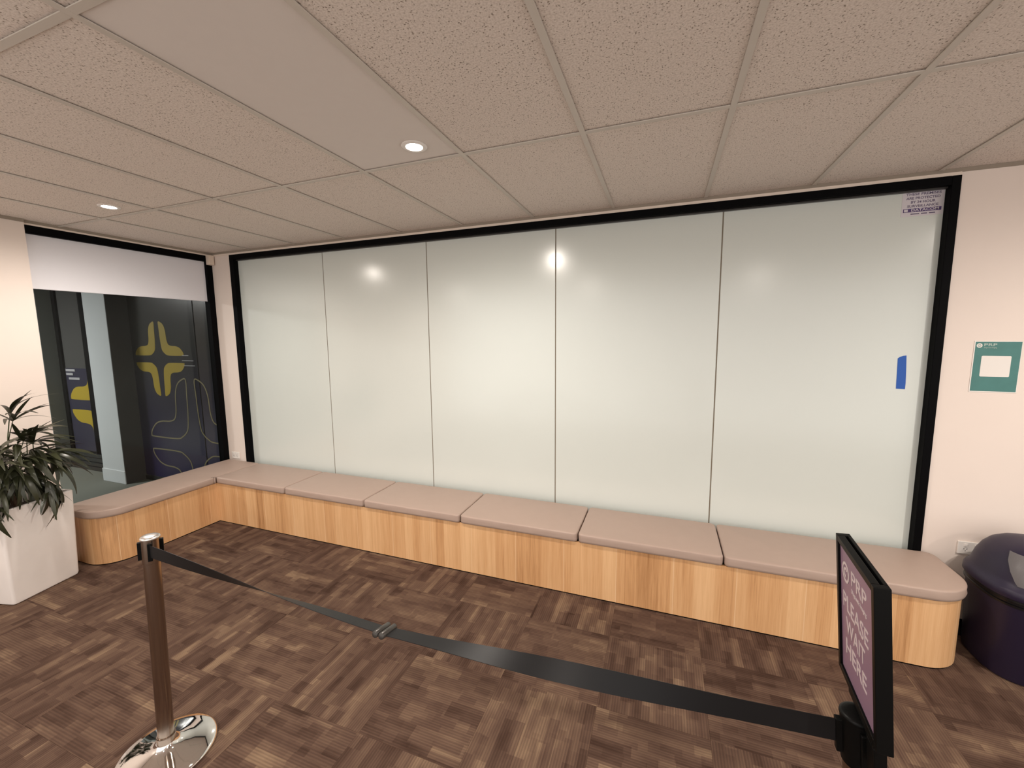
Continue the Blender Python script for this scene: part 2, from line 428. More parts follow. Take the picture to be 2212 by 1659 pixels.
def add_rings(bm, rings, cap_top=True, cap_bot=True):
    """rings: lists of 3-D points of equal length, bottom to top"""
    R_ = [[bm.verts.new(p) for p in r] for r in rings]
    n = len(R_[0])
    for a, b in zip(R_, R_[1:]):
        for k in range(n):
            bm.faces.new((a[k], a[(k + 1) % n], b[(k + 1) % n], b[k]))
    if cap_bot: bm.faces.new(R_[0][::-1])
    if cap_top: bm.faces.new(R_[-1])
    return R_

def obj(name, bm, m, parent=None, loc=None, smooth=False, rot=None, auto=None):
    me = bpy.data.meshes.new(name)
    bmesh.ops.recalc_face_normals(bm, faces=bm.faces[:])
    bm.to_mesh(me); bm.free()
    if smooth:
        for p in me.polygons: p.use_smooth = True
        if auto is not None:
            try: me.set_sharp_from_angle(angle=math.radians(auto))
            except Exception: pass
    me.materials.append(m)
    o = bpy.data.objects.new(name, me)
    C.objects.link(o)
    if parent: o.parent = parent
    if loc: o.location = loc
    if rot: o.rotation_euler = rot
    return o

def copy_obj(o, parent=None, loc=None, rot=None):
    c = o.copy(); C.objects.link(c)
    c.parent = parent
    if loc is not None: c.location = loc
    if rot is not None: c.rotation_euler = rot
    return c

def thing(name, label, cat, loc=(0, 0, 0), rotz=0, group=None):
    o = bpy.data.objects.new(name, None); C.objects.link(o)
    o.empty_display_size = 0.1
    o.location = loc; o.rotation_euler = (0, 0, rotz)
    o['label'] = label; o['category'] = cat
    if group: o['group'] = group
    return o

def tag(o, label, cat, group=None):
    o['label'] = label; o['category'] = cat
    if group: o['group'] = group
    return o

def struct(name, bm, m, loc=None):
    o = obj(name, bm, m, None, loc); o['kind'] = 'structure'; return o

def struct_empty(name, loc=(0, 0, 0)):
    o = bpy.data.objects.new(name, None); C.objects.link(o)
    o.location = loc; o['kind'] = 'structure'; return o

def text_obj(name, s, size, m, parent, mat4, bold=0.0, depth=0.0004, width=None, space=1.0):
    """flat lettering: baseline along local x, up local y; centred; mat4 places it under parent"""
    cu = bpy.data.curves.new(name, 'FONT')
    cu.body = s; cu.size = size; cu.align_x = 'CENTER'; cu.align_y = 'CENTER'
    cu.extrude = depth; cu.offset = bold; cu.resolution_u = 3; cu.space_character = space
    t = bpy.data.objects.new(name + '_tmp', cu); C.objects.link(t)
    dg = bpy.context.evaluated_depsgraph_get()
    me = bpy.data.meshes.new_from_object(t.evaluated_get(dg))
    bpy.data.objects.remove(t); bpy.data.curves.remove(cu)
    me.name = name
    if width:
        xs = [v.co.x for v in me.vertices]
        k = width / (max(xs) - min(xs))
        for v in me.vertices: v.co.x *= k
    me.materials.clear(); me.materials.append(m)
    o = bpy.data.objects.new(name, me); C.objects.link(o)
    o.parent = parent; o.matrix_local = mat4
    return o

# ------------------------------------------------------------------ FLOOR : carpet tiles on a slab
floor = struct('floor', box_bm(-1.60, 9.0, -5.2, 0.12, -0.10, -0.006), M['carpet'])
tile_mesh = {}
def carpet_tile(x0, x1, y0, y1, turned):
    g = 0.0004
    sx, sy = x1 - x0 - 2 * g, y1 - y0 - 2 * g
    if turned: sx, sy = sy, sx
    key = (round(sx, 3), round(sy, 3))
    loc = ((x0 + x1) / 2, (y0 + y1) / 2, 0)
    rot = (0, 0, PI / 2 if turned else 0)
    if key in tile_mesh:
        o = bpy.data.objects.new('carpet_tile', tile_mesh[key]); C.objects.link(o)
        o.parent = floor; o.location = loc; o.rotation_euler = rot
    else:
        o = obj('carpet_tile', box_bm(-sx / 2, sx / 2, -sy / 2, sy / 2, -0.0062, 0), M['carpet'], floor, loc, rot=rot)
        tile_mesh[key] = o.data
xs = [-1.60] + [-1.273 + 0.5 * k for k in range(0, 15)]
ys = [-3.797 + 0.5 * k for k in range(0, 8)] + [0.10]
for i in range(len(xs) - 1):
    for j in range(len(ys) - 1):
        carpet_tile(xs[i], xs[i + 1], ys[j], ys[j + 1], (i + j) % 2 == 0)

# ------------------------------------------------------------------ CEILING : tiles in an exposed grid
ceiling = struct('ceiling', box_bm(-1.60, 9.0, -5.2, 0.12, H + 0.03, H + 0.12), M['ceiling_slab'])
cx_lines = [-0.3904 + 0.6 * k for k in range(-2, 14)]
cy_lines = [-1.1763 - 1.2 * k for k in range(0, 3)]
cxs = [XL - 0.01] + cx_lines
cys = [0.0] + cy_lines
ctile_mesh = {}
for i in range(len(cxs) - 1):
    for j in range(len(cys) - 1):
        x0, x1, y1, y0 = cxs[i], cxs[i + 1], cys[j], cys[j + 1]
        sx, sy = (x1 - x0) - 0.008, (y1 - y0) - 0.008
        smooth_tile = (abs(x0 - 1.4096) < 0.01 and j == 1)
        key = (round(sx, 3), round(sy, 3), smooth_tile)
        loc = ((x0 + x1) / 2, (y0 + y1) / 2, H + 0.007)
        if key in ctile_mesh:
            o = bpy.data.objects.new('ceiling_tile', ctile_mesh[key]); C.objects.link(o); o.parent = ceiling; o.location = loc
        else:
            o = obj('ceiling_tile', box_bm(-sx / 2, sx / 2, -sy / 2, sy / 2, 0, 0.015), M['plaster_tile'] if smooth_tile else M['fissure'], ceiling, loc)
            ctile_mesh[key] = o.data
            if smooth_tile: o['label'] = 'smooth plasterboard ceiling tile'
# plain ceiling behind the camera
obj('ceiling_board', box_bm(-1.6, 9.0, -5.2, cy_lines[-1] - 0.002, H + 0.004, H + 0.03), M['plaster_tile'], ceiling)
obj('ceiling_board', box_bm(cx_lines[-1] + 0.002, 9.0, cy_lines[-1], 0.0, H + 0.004, H + 0.03), M['plaster_tile'], ceiling)
def tbar(x0, x1, y0, y1):
    bm = bmesh.new()
    add_box(bm, x0, x1, y0, y1, H, H + 0.0035)
    if x1 - x0 < y1 - y0: add_box(bm, (x0 + x1) / 2 - 0.003, (x0 + x1) / 2 + 0.003, y0, y1, H + 0.0035, H + 0.03)
    else: add_box(bm, x0, x1, (y0 + y1) / 2 - 0.003, (y0 + y1) / 2 + 0.003, H + 0.0035, H + 0.03)
    obj('grid_bar', bm, M['grid'], ceiling)
for x in cx_lines: tbar(x - 0.012, x + 0.012, cy_lines[-1], -0.012)
for y in cy_lines:
    for a, b in zip(cxs, cxs[1:]):
        tbar(a + (0.0122 if a > -1.5 else 0), b - 0.0122, y - 0.012, y + 0.012)

# ------------------------------------------------------------------ WALLS
FL, FR, FT = -1.289, 4.5025, 2.6544          # outer edge of the wide glazing
bm = bmesh.new()
add_box(bm, XL - 0.035, FL, 0.0, 0.12, -0.05, 2.673)
add_box(bm, FR, 9.0, 0.0, 0.12, -0.05, 2.673)
add_box(bm, FL, FR, 0.0, 0.12, FT, 2.673)
add_box(bm, FL, FR, 0.075, 0.12, -0.05, FT)
wall_back = struct('wall_back', bm, M['wall'])
bm = bmesh.new()
add_box(bm, XL - 0.12, -1.538, -5.2, -1.385, -0.05, 2.670)
wall_left = struct('wall_left', bm, M['wall'])
# shadow line between walls and ceiling, and thin cream moulding above the glazing
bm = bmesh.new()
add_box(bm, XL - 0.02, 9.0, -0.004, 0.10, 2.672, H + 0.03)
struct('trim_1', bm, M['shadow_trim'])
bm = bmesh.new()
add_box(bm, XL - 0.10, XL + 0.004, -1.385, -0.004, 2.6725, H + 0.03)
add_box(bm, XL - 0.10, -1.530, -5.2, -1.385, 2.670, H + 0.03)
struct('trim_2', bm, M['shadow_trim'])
bm = box_bm(XL, FR + 0.0, -0.006, 0.0, 2.6546, 2.673)
struct('trim_3', bm, M['cornice'])
bm = box_bm(XL - 0.09, XL + 0.006, -1.385, -0.006, 2.660, 2.6722)
struct('trim_4', bm, M['cornice'])
# flat black strip along the wall foot, right of the bench
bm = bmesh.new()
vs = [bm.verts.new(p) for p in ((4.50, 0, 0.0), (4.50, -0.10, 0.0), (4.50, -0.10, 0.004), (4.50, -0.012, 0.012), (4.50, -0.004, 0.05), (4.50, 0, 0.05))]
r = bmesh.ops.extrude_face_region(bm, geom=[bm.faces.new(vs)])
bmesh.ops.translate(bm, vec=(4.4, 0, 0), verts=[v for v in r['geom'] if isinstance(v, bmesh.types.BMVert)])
struct('wall_foot_strip', bm, M['black_plastic'])

# ------------------------------------------------------------------ WINDOW 2 : wide frosted glazing on the back wall
win2 = struct_empty('window_2', (0, 0, 0))
JL, JR, JT, GY = -1.231, 4.461, 2.6005, 0.04   # inside of the frame, glass depth
obj('frame_jamb', bev_box(FL, JL, -0.012, 0.075, 0.0, FT, 0.0025), M['black_frame'], win2)
obj('frame_jamb', bev_box(JR, FR, -0.012, 0.075, 0.0, FT, 0.0025), M['black_frame'], win2)
obj('frame_head', bev_box(JL, JR, -0.012, 0.075, JT + 0.006, FT, 0.0025), M['black_frame'], win2)
obj('frame_sill', bev_box(JL, JR, -0.0, 0.075, 0.0, 0.05, 0.0025), M['black_frame'], win2)
obj('glazing_bead', bev_box(JL, JR, GY - 0.022, GY + 0.01, JT - 0.004, JT + 0.0065, 0.002), M['bead'], win2)
joints = [JL, -0.103, 1.039, 2.179, 3.324, JR]
for k in range(5):
    a, b = joints[k], joints[k + 1]
    a += 0.0 if k == 0 else 0.004
    b -= 0.0 if k == 4 else 0.004
    obj('pane', bev_box(a, b, GY, GY + 0.012, 0.05, JT, 0.0012), M['frost'], win2)
for k in range(1, 5):
    obj('joint_seal', box_bm(joints[k] - 0.004, joints[k] + 0.004, GY + 0.003, GY + 0.013, 0.05, JT), M['seal'], win2)

# ------------------------------------------------------------------ WINDOW 1 : clear window to the hall on the left
win1 = struct_empty('window_1', (0, 0, 0))
WX = XL
obj('frame_jamb', bev_box(WX - 0.075, WX, -0.060, 0.0, 0.0, 2.660, 0.0025), M['black_frame'], win1)
obj('frame_jamb', bev_box(WX - 0.075, WX - 0.002, -1.47, -1.40, 0.0, 2.660, 0.0025), M['black_frame'], win1)
obj('frame_head', bev_box(WX - 0.075, WX, -1.40, -0.060, 2.600, 2.660, 0.0025), M['black_frame'], win1)
obj('frame_sill', bev_box(WX - 0.075, WX, -1.40, -0.060, 0.0, 0.05, 0.0025), M['black_frame'], win1)
obj('pane', box_bm(WX - 0.062, WX - 0.054, -1.40, -0.060, 0.05, 2.600), M['glass'], win1)
rb = thing('roller_blind', 'white roller blind pulled down over the top of the left window', 'blind', (WX - 0.03, -0.73, 2.6))
obj('cloth', box_bm(-0.001, 0.001, -0.667, 0.667, -0.405, -0.001), M['blind'], rb)
bm = bmesh.new(); add_tube(bm, [(0, -0.667, -0.408), (0, 0.667, -0.408)], 0.005, 8)
obj('bottom_rail', bm, M['blind'], rb, smooth=True, auto=40)

# ------------------------------------------------------------------ the hall outside window 1
SY = 0.08                                       # line of the shopfront across the hall
struct('floor_hall', box_bm(-8.0, -1.645, -3.5, 2.5, -0.10, 0.0), M['hall_floor'])
struct('ceiling_hall', box_bm(-8.0, -1.645, -3.5, 2.5, 2.9, 3.0), M['dark_wall'])
struct('wall_hall', box_bm(-8.1, -8.0, -3.5, 2.5, 0, 3.0), M['dark_wall'])
struct('wall_hall_front', box_bm(-8.0, -1.685, -3.6, -3.5, 0, 3.0), M['dark_wall'])
struct('wall_hall_back', box_bm(-8.0, -1.645, 2.4, 2.5, 0, 3.0), M['dark_wall'])
struct('wall_hall_end', box_bm(-1.69, -1.645, 0.0, 2.4, 0, 3.0), M['dark_wall'])

pl = thing('pillar', 'pale blue-grey square pillar in the hall beyond the left window', 'pillar', (-3.495, -0.03, 0))
obj('shaft', bev_box(-0.225, 0.225, -0.105, 0.105, 0.16, 2.9, 0.004), M['pillar'], pl)
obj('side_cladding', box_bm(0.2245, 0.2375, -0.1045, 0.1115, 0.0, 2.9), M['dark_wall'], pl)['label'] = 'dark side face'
obj('plinth', bev_box(-0.235, 0.235, -0.113, 0.112, 0.0, 0.165, 0.004), M['pillar'], pl)
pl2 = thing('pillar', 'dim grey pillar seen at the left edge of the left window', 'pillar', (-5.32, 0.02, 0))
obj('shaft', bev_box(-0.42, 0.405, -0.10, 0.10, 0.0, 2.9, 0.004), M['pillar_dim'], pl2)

# shape of one arm-pair of the cross emblem, in units of its half width
L_RAW = [(-.094, .989), (-.186, .985), (-.288, .913), (-.349, .766), (-.369, .535), (-.417, .402), (-.533, .356),
         (-.721, .345), (-.862, .301), (-.969, .201), (-.998, .124), (-.941, .098), (-.419, .098), (-.282, .135), (-.177, .212),
         (-.135, .303), (-.109, .533), (-.100, .764)]
def closed_spline(pts, n=5):
    out = []; N = len(pts)
    for i in range(N):
        p0, p1, p2, p3 = [Vector(pts[(i + k - 1) % N] + (0,)) for k in range(4)]
        for s in range(n):
            t = s / n
            q = 0.5 * ((2 * p1) + (p2 - p0) * t + (2 * p0 - 5 * p1 + 4 * p2 - p3) * t * t + (3 * p1 - p0 - 3 * p2 + p3) * t ** 3)
            out.append((q.x, q.y))
    return out
L_SPL = closed_spline(L_RAW)

def emblem_piece(name, sx, sz, half, m, parent, cx, cz, y, xclip=None, outline=False, zmin=None):
    pts = [(cx + sx * half * p[0], cz + sz * half * p[1]) for p in L_SPL]
    if outline:
        bm = bmesh.new(); n = len(pts); hw = 0.0075
        ring = []
        for i in range(n):
            a, b = Vector(pts[i - 1]), Vector(pts[(i + 1) % n])
            t = (b - a); t = t.normalized() if t.length > 1e-6 else Vector((1, 0)); nr = Vector((-t.y, t.x)) * hw
            p = Vector(pts[i])
            ring.append([bm.verts.new((p.x + nr.x, y, p.y + nr.y)), bm.verts.new((p.x - nr.x, y, p.y - nr.y)),
                         bm.verts.new((p.x - nr.x, y - 0.002, p.y - nr.y)), bm.verts.new((p.x + nr.x, y - 0.002, p.y + nr.y))])
        for i in range(n):
            A, B = ring[i], ring[(i + 1) % n]
            for k in range(4):
                bm.faces.new((A[k], A[(k + 1) % 4], B[(k + 1) % 4], B[k]))
    else:
        bm = bmesh.new()
        if sx * sz < 0: pts = pts[::-1]
        f = bm.faces.new([bm.verts.new((x, y, z)) for x, z in pts])
        r = bmesh.ops.extrude_face_region(bm, geom=[f])
        bmesh.ops.translate(bm, vec=(0, -0.002, 0), verts=[v for v in r['geom'] if isinstance(v, bmesh.types.BMVert)])
        bmesh.ops.triangulate(bm, faces=[f for f in bm.faces if len(f.verts) > 4])
    if xclip is not None:
        for (co, no) in xclip:
            bmesh.ops.bisect_plane(bm, geom=bm.verts[:] + bm.edges[:] + bm.faces[:], plane_co=co, plane_no=no, clear_outer=True)
    return obj(name, bm, m, parent)

HX = lambda x: round(2.981 + (x - 2.981) * 0.9786, 4)      # survey line -> true line of the shopfront
HZ = lambda z: round(1.789 + (z - 1.789) * 0.9786, 4)
sr = thing('shopfront', 'dark glazed shopfront with a yellow cross emblem and an outlined one, right of the pillar', 'shopfront', (0, 0, 0))
MX = HX(-2.178)
obj('film_pane', box_bm(-3.26, MX - 0.009, SY, SY + 0.01, 0.06, 2.75), M['film'], sr)
obj('film_pane', box_bm(MX + 0.009, -1.69, SY, SY + 0.01, 0.06, 2.75), M['film'], sr)
obj('mullion', bev_box(MX - 0.009, MX + 0.009, SY - 0.0005, SY + 0.03, 0.36, 2.75, 0.0002, 1), M['black_frame'], sr)
obj('frame_head', bev_box(-3.26, -1.69, SY - 0.01, SY + 0.05, 2.75, 2.9, 0.002), M['black_frame'], sr)
obj('frame_sill', bev_box(-3.26, -1.69, SY - 0.01, SY + 0.05, 0.0, 0.06, 0.002), M['alu'], sr)
for sx in (1, -1):
    for sz in (1, -1):
        emblem_piece('yellow_emblem_arm', sx, sz, 0.448, M['yellow'], sr, HX(-2.872), HZ(1.55), SY)
for sx in (1, -1):
    for sz in (1, -1):
        emblem_piece('outline_emblem_arm', sx, sz, 0.818, M['yellow_line'], sr, HX(-2.348), HZ(0.477), SY - 0.001, outline=True,
                     xclip=[((-1.70, 0, 0), (1, 0, 0)), ((0, 0, 0.0), (0, 0, -1))])
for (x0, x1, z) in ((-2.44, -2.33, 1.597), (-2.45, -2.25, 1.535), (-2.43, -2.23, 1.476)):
    obj('white_line', box_bm(HX(x0), HX(x1), SY - 0.0035, SY, HZ(z) - 0.004, HZ(z) + 0.004), M['white_line'], sr)  # white bars drawn in for lines reflected in the window glass

sl = thing('shopfront', 'dark glazed shopfront with cut-off yellow emblem and white lettering bars, left of the pillar', 'shopfront', (0, 0, 0))
A0, A1, B0, B1 = HX(-5.09), HX(-5.01), HX(-4.455), HX(-4.345)
obj('film_pane', box_bm(A1, -3.72, SY + 0.02, SY + 0.03, 0.25, 2.75), M['dark_wall'], sl)
obj('navy_panel', box_bm(A1, -3.72, SY + 0.014, SY + 0.02, 0.26, HZ(1.40)), M['navy'], sl)
obj('mullion', bev_box(A0, A1, SY - 0.006, SY + 0.05, 0.0, 2.75, 0.002), M['black_frame'], sl)
obj('mullion', bev_box(B0, B1, SY - 0.006, SY + 0.05, 0.0, 2.75, 0.002), M['black_frame'], sl)
obj('frame_head', bev_box(A0, -3.72, SY - 0.01, SY + 0.05, 2.75, 2.9, 0.002), M['black_frame'], sl)
for k in range(4):
    obj('sill_rail', bev_box(A0, -3.72, SY - 0.012 - 0.006 * (3 - k), SY + 0.05, 0.06 * k, 0.06 * k + 0.054, 0.004), M['alu'], sl)
for sx in (1, -1):
    for sz in (1, -1):
        emblem_piece('yellow_emblem_arm', sx, sz, 0.728, M['yellow'], sl, HX(-4.21), HZ(0.886), SY + 0.0135, xclip=[((-3.73, 0, 0), (1, 0, 0))])
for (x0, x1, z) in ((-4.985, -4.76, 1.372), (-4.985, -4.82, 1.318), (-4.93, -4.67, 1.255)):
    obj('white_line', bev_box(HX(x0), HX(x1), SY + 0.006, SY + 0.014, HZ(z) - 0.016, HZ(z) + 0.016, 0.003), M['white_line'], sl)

# a cool ceiling lamp in the hall, out of sight above the window head
hl = thing('ceiling_light', 'cool white ceiling light in the hall, hidden left of the left window', 'light', (-5.2, -2.3, 2.9))
obj('housing', bev_box(-0.6, 0.6, -0.08, 0.08, -0.05, 0.0, 0.004), M['white_plastic'], hl)
ld = bpy.data.lights.new('hall_lamp', 'AREA'); ld.shape = 'RECTANGLE'; ld.size = 1.1; ld.size_y = 0.12
ld.energy = 110.0; ld.color = (1.0, 0.98, 0.96)
lo = bpy.data.objects.new('hall_lamp', ld); C.objects.link(lo); lo.parent = hl; lo.location = (0, 0, -0.06)

# ------------------------------------------------------------------ DOWNLIGHTS
def downlight(x, y, label, k=1.0):
    t = thing('downlight', label, 'light', (x, y, H + 0.007), group='round recessed ceiling downlights')
    bm = bmesh.new()
    add_lathe(bm, [(0.040, 0.0), (0.060, 0.0), (0.061, -0.003), (0.058, -0.0065), (0.048, -0.008), (0.040, -0.006), (0.0395, 0.0)], 40, False, False)
    obj('bezel', bm, M['white_plastic'], t, smooth=True, auto=50)
    bm = bmesh.new(); add_lathe(bm, [(0.0395, -0.001), (0.0395, -0.0035), (0.036, -0.0045)], 32)
    obj('lens', bm, M['glow'], t)
    d = bpy.data.lights.new('lamp', 'SPOT')
    d.energy = DOWNLIGHT_POWER * k; d.color = DOWNLIGHT_COL
    d.spot_size = math.radians(178); d.spot_blend = 0.95; d.shadow_soft_size = 0.04
    l = bpy.data.objects.new('lamp', d); C.objects.link(l); l.parent = t; l.location = (0, 0, -0.055)
    return t
downlight(1.833, -1.332, 'lit round downlight in the smooth ceiling tile near the middle of the ceiling')
downlight(-0.597, -1.326, 'lit round downlight in the ceiling near the left window', 0.72)
for (x, y, n_) in ((4.20, -3.58, 'above and right of the framed sign'), (1.80, -3.72, 'behind the camera, over the middle of the room'), (-0.60, -3.72, 'behind the camera, near the left wall'),
                (5.3, -1.45, 'added out of view to brighten the right wall'), (6.6, -3.6, 'added out of view at the right, farther from the back wall')):  # the last two lamps are unseen, added to light the right side
    downlight(x, y, 'lit round downlight in the ceiling, ' + n_)

# ------------------------------------------------------------------ BENCH (L-shaped oak plinth)
YB, XB, ZB = -0.477, -1.088, 0.390
def arc(cx, cy, r, a0, a1, n=10):
    return [(cx + r * math.cos(math.radians(a0 + (a1 - a0) * k / n)), cy + r * math.sin(math.radians(a0 + (a1 - a0) * k / n))) for k in range(n + 1)]
front = []
front += [(XL + 0.05, -1.382), (-1.30, -1.382)]
front += arc(-1.298, -1.172, 0.21, -90, 0, 12)[1:]
front += [(XB, YB)]
front += [(4.315, YB)]
front += arc(4.335, YB + 0.21, 0.21, -90, 0, 12)
front += [(4.545, -0.004)]
def dedupe(p):
    o = [p[0]]
    for q in p[1:]:
        if (Vector(q) - Vector(o[-1])).length > 1e-4: o.append(q)
    return o
front = dedupe(front)
bench = thing('bench', 'long L-shaped oak laminate bench along the back wall and left window', 'bench', (0, 0, 0))
def offset_poly(pts, d):
    out = []
    n = len(pts)
    for i, p in enumerate(pts):
        a = Vector(pts[max(i - 1, 0)]); b = Vector(pts[min(i + 1, n - 1)]); q = Vector(p)
        t1 = (q - a).normalized() if i > 0 else (b - q).normalized()
        t2 = (b - q).normalized() if i < n - 1 else t1
        n1 = Vector((-t1.y, t1.x)); n2 = Vector((-t2.y, t2.x))
        m_ = (n1 + n2).normalized(); k = d / max(0.4, m_.dot(n1))
        out.append(tuple(q + m_ * k))
    return out
def build_panel():
    inn = offset_poly(front, 0.016)
    bm = bmesh.new(); uvl = bm.loops.layers.uv.new('UVMap')
    us = [0.0]
    for a_, b_ in zip(front, front[1:]): us.append(us[-1] + (Vector(b_) - Vector(a_)).length)
    col = []
    for p, q, u_ in zip(front, inn, us):
        col.append(([bm.verts.new((p[0], p[1], 0.009)), bm.verts.new((p[0], p[1], ZB)), bm.verts.new((q[0], q[1], ZB)), bm.verts.new((q[0], q[1], 0.009))], u_ + 4))
    vv = (0, ZB, ZB + 0.016, -0.016)
    for (A, ua), (B_, ub) in zip(col, col[1:]):
        for k in range(4):
            k2 = (k + 1) % 4
            f = bm.faces.new((A[k], B_[k], B_[k2], A[k2]))
            for lp, uvp in zip(f.loops, ((ua, vv[k]), (ub, vv[k]), (ub, vv[k2]), (ua, vv[k2]))): lp[uvl].uv = uvp
    bm.faces.new(col[0][0]); bm.faces.new(col[-1][0][::-1])
    return bm
fp = obj('front_panel', build_panel(), M['wood'], bench, smooth=True, auto=35)
toe = offset_poly(front, 0.005); toe2 = offset_poly(front, 0.013)
bm = bmesh.new()
cols_ = [[bm.verts.new((a_[0], a_[1], 0.0)), bm.verts.new((a_[0], a_[1], 0.012)), bm.verts.new((b_[0], b_[1], 0.012)), bm.verts.new((b_[0], b_[1], 0.0))] for a_, b_ in zip(toe, toe2)]
for A, B_ in zip(cols_, cols_[1:]):
    for k in range(4): bm.faces.new((A[k], B_[k], B_[(k + 1) % 4], A[(k + 1) % 4]))
obj('toe_shade_strip', bm, M['black_plastic'], bench)  # black strip paints in the shade of the toe gap
# seat board under the cushions
board = offset_poly(front, 0.020)
poly = board + [(board[-1][0], -0.004), (XL + 0.006, -0.004), (XL + 0.006, board[0][1])]
poly = dedupe(poly)
bm = bmesh.new()
f = bm.faces.new([bm.verts.new((x, y, ZB - 0.018)) for x, y in poly])
r = bmesh.ops.extrude_face_region(bm, geom=[f])
bmesh.ops.translate(bm, vec=(0, 0, 0.0175), verts=[v for v in r['geom'] if isinstance(v, bmesh.types.BMVert)])
obj('seat_board', bm, M['black_plastic'], bench)

# ------------------------------------------------------------------ CUSHIONS
def round_poly(pts, rads, n=6):
    """pts counter-clockwise, each corner rounded by its own radius"""
    out = []; N = len(pts)
    for i in range(N):
        p = Vector(pts[i]); a = (Vector(pts[i - 1]) - p); b = (Vector(pts[(i + 1) % N]) - p)
        a.normalize(); b.normalize(); r = rads[i]
        ang = a.angle(b); d = r / math.tan(ang / 2)
        c = p + (a + b).normalized() * (r / math.sin(ang / 2))
        s = p + a * d - c; e = p + b * d - c
        a0 = math.atan2(s.y, s.x); a1 = math.atan2(e.y, e.x)
        while a1 < a0: a1 += 2 * PI
        m_ = max(2, int(n * max(1, r / 0.05)))
        for k in range(m_ + 1):
            t = a0 + (a1 - a0) * k / m_
            out.append((c.x + r * math.cos(t), c.y + r * math.sin(t)))
    return out

def densify(pts, step=0.03):
    out = []; N = len(pts)
    for i in range(N):
        a, b = Vector(pts[i]), Vector(pts[(i + 1) % N]); L_ = (b - a).length
        k = max(1, int(L_ / step))
        for s in range(k): out.append(tuple(a.lerp(b, s / k)))
    return out

from mathutils import noise as mnoise
def cushion_bm(pts, zb, zt, seed=0, crown=0.0035, edge=0.012):
    pts = densify(pts)
    N = len(pts)
    nrm = []
    for i in range(N):
        t = Vector(pts[(i + 1) % N]) - Vector(pts[i - 1]); t.normalize(); nrm.append(Vector((-t.y, t.x)))   # inward for ccw
    def ring(inset, z, wob=0.0, zw=0.0):
        o = []
        for i in range(N):
            p = Vector(pts[i]); w_ = mnoise.noise(Vector((p.x * 9 + seed * 7, p.y * 9, z * 40)))
            w2 = mnoise.noise(Vector((p.x * 22 + seed * 3, p.y * 22, z * 60 + 5)))
            q = p + nrm[i] * (inset + wob * (w_ * 0.7 + w2 * 0.5))
            o.append((q.x, q.y, z + zw * w2))
        return o
    h = zt - crown - zb
    rings = [ring(0.012, zb), ring(0.002, zb + 0.006, 0.002), ring(0.0, zb + 0.02, 0.004), ring(0.001, zb + h * 0.6, 0.0045)]
    for a in (0, 30, 60, 90):
        t = math.radians(a)
        rings.append(ring(edge * (1 - math.cos(t)) + 0.001, zt - crown - edge * 0.75 * (1 - math.sin(t)), 0.003 * (1 - a / 110), 0.0012))
    bm = bmesh.new()
    rings += [ring(edge + 0.008, zt - crown + 0.0012)]
    add_rings(bm, rings)
    return bm

ZC0, ZC1 = 0.3915, 0.4585
gaps = [-1.083, -0.195, 0.682, 1.573, 2.468, 3.360]
names_ = ['taupe vinyl bench cushion beside the corner, first of the back row',
          'taupe vinyl bench cushion in front of the second frosted pane, second from the corner',
          'taupe vinyl bench cushion third from the corner along the back wall',
          'taupe vinyl bench cushion fourth from the corner along the back wall',
          'taupe vinyl bench cushion just left of the long rounded end cushion']
YF, YK = -0.492, -0.014
for k in range(5):
    a, b = gaps[k] + 0.003, gaps[k + 1] - 0.003
    pts = round_poly([(a, YF), (b, YF), (b, YK), (a, YK)], [0.028, 0.028, 0.03, 0.03])
    o = obj('seat_cushion', cushion_bm(pts, ZC0, ZC1, k), M['vinyl'], smooth=True)
    tag(o, names_[k], 'cushion', 'taupe seat cushions on the bench')
a = gaps[5] + 0.003
pts = round_poly([(a, YF), (4.556, YF), (4.556, YK), (a, YK)], [0.028, 0.215, 0.06, 0.03])
o = obj('seat_cushion', cushion_bm(pts, ZC0, ZC1, 11), M['vinyl'], smooth=True)
tag(o, 'long taupe vinyl bench cushion with rounded end, behind the framed sign', 'cushion', 'taupe seat cushions on the bench')
pts = round_poly([(XL + 0.008, -1.398), (-1.0735, -1.398), (-1.0735, -0.512), (-1.0875, -0.500), (-1.0875, -0.014), (XL + 0.008, -0.014)],
                 [0.05, 0.215, 0.008, 0.008, 0.02, 0.02])
o = obj('seat_cushion', cushion_bm(pts, ZC0, ZC1, 21), M['vinyl'], smooth=True)
tag(o, 'long taupe vinyl cushion with rounded end under the left window', 'cushion', 'taupe seat cushions on the bench')

# ------------------------------------------------------------------ PLANTER WITH LADY PALM
palm = thing('potted_palm', 'bushy dark green palm in a tall white square planter by the left wall', 'plant', (-1.300, -1.700, 0), math.radians(14.5))
PH = 0.668; px, py = 0.165, 0.215
def sq(hx, hy, z, r=0.018):
    return [(x, y, z) for x, y in round_poly([(-hx, -hy), (hx, -hy), (hx, hy), (-hx, hy)], [r] * 4, 5)]
bm = bmesh.new()
add_rings(bm, [sq(px - 0.03, py - 0.03, 0.0), sq(px - 0.022, py - 0.022, 0.006), sq(px - 0.018, py - 0.018, 0.02), sq(px, py, PH - 0.006), sq(px - 0.004, py - 0.004, PH),
               sq(px - 0.018, py - 0.018, PH), sq(px - 0.022, py - 0.022, PH - 0.006), sq(px - 0.03, py - 0.03, PH - 0.07, 0.012)], cap_top=True)
obj('planter', bm, M['pot'], palm, smooth=True, auto=35)
bm = bmesh.new()
n = 10
grid = [[bm.verts.new((-0.133 + 0.266 * i / n, -0.173 + 0.346 * j / n, PH - 0.055 + 0.012 * random.random() - 0.02 * ((i - n / 2) ** 2 + (j - n / 2) ** 2) / 50)) for j in range(n + 1)] for i in range(n + 1)]
for i in range(n):
    for j in range(n): bm.faces.new((grid[i][j], grid[i + 1][j], grid[i + 1][j + 1], grid[i][j + 1]))
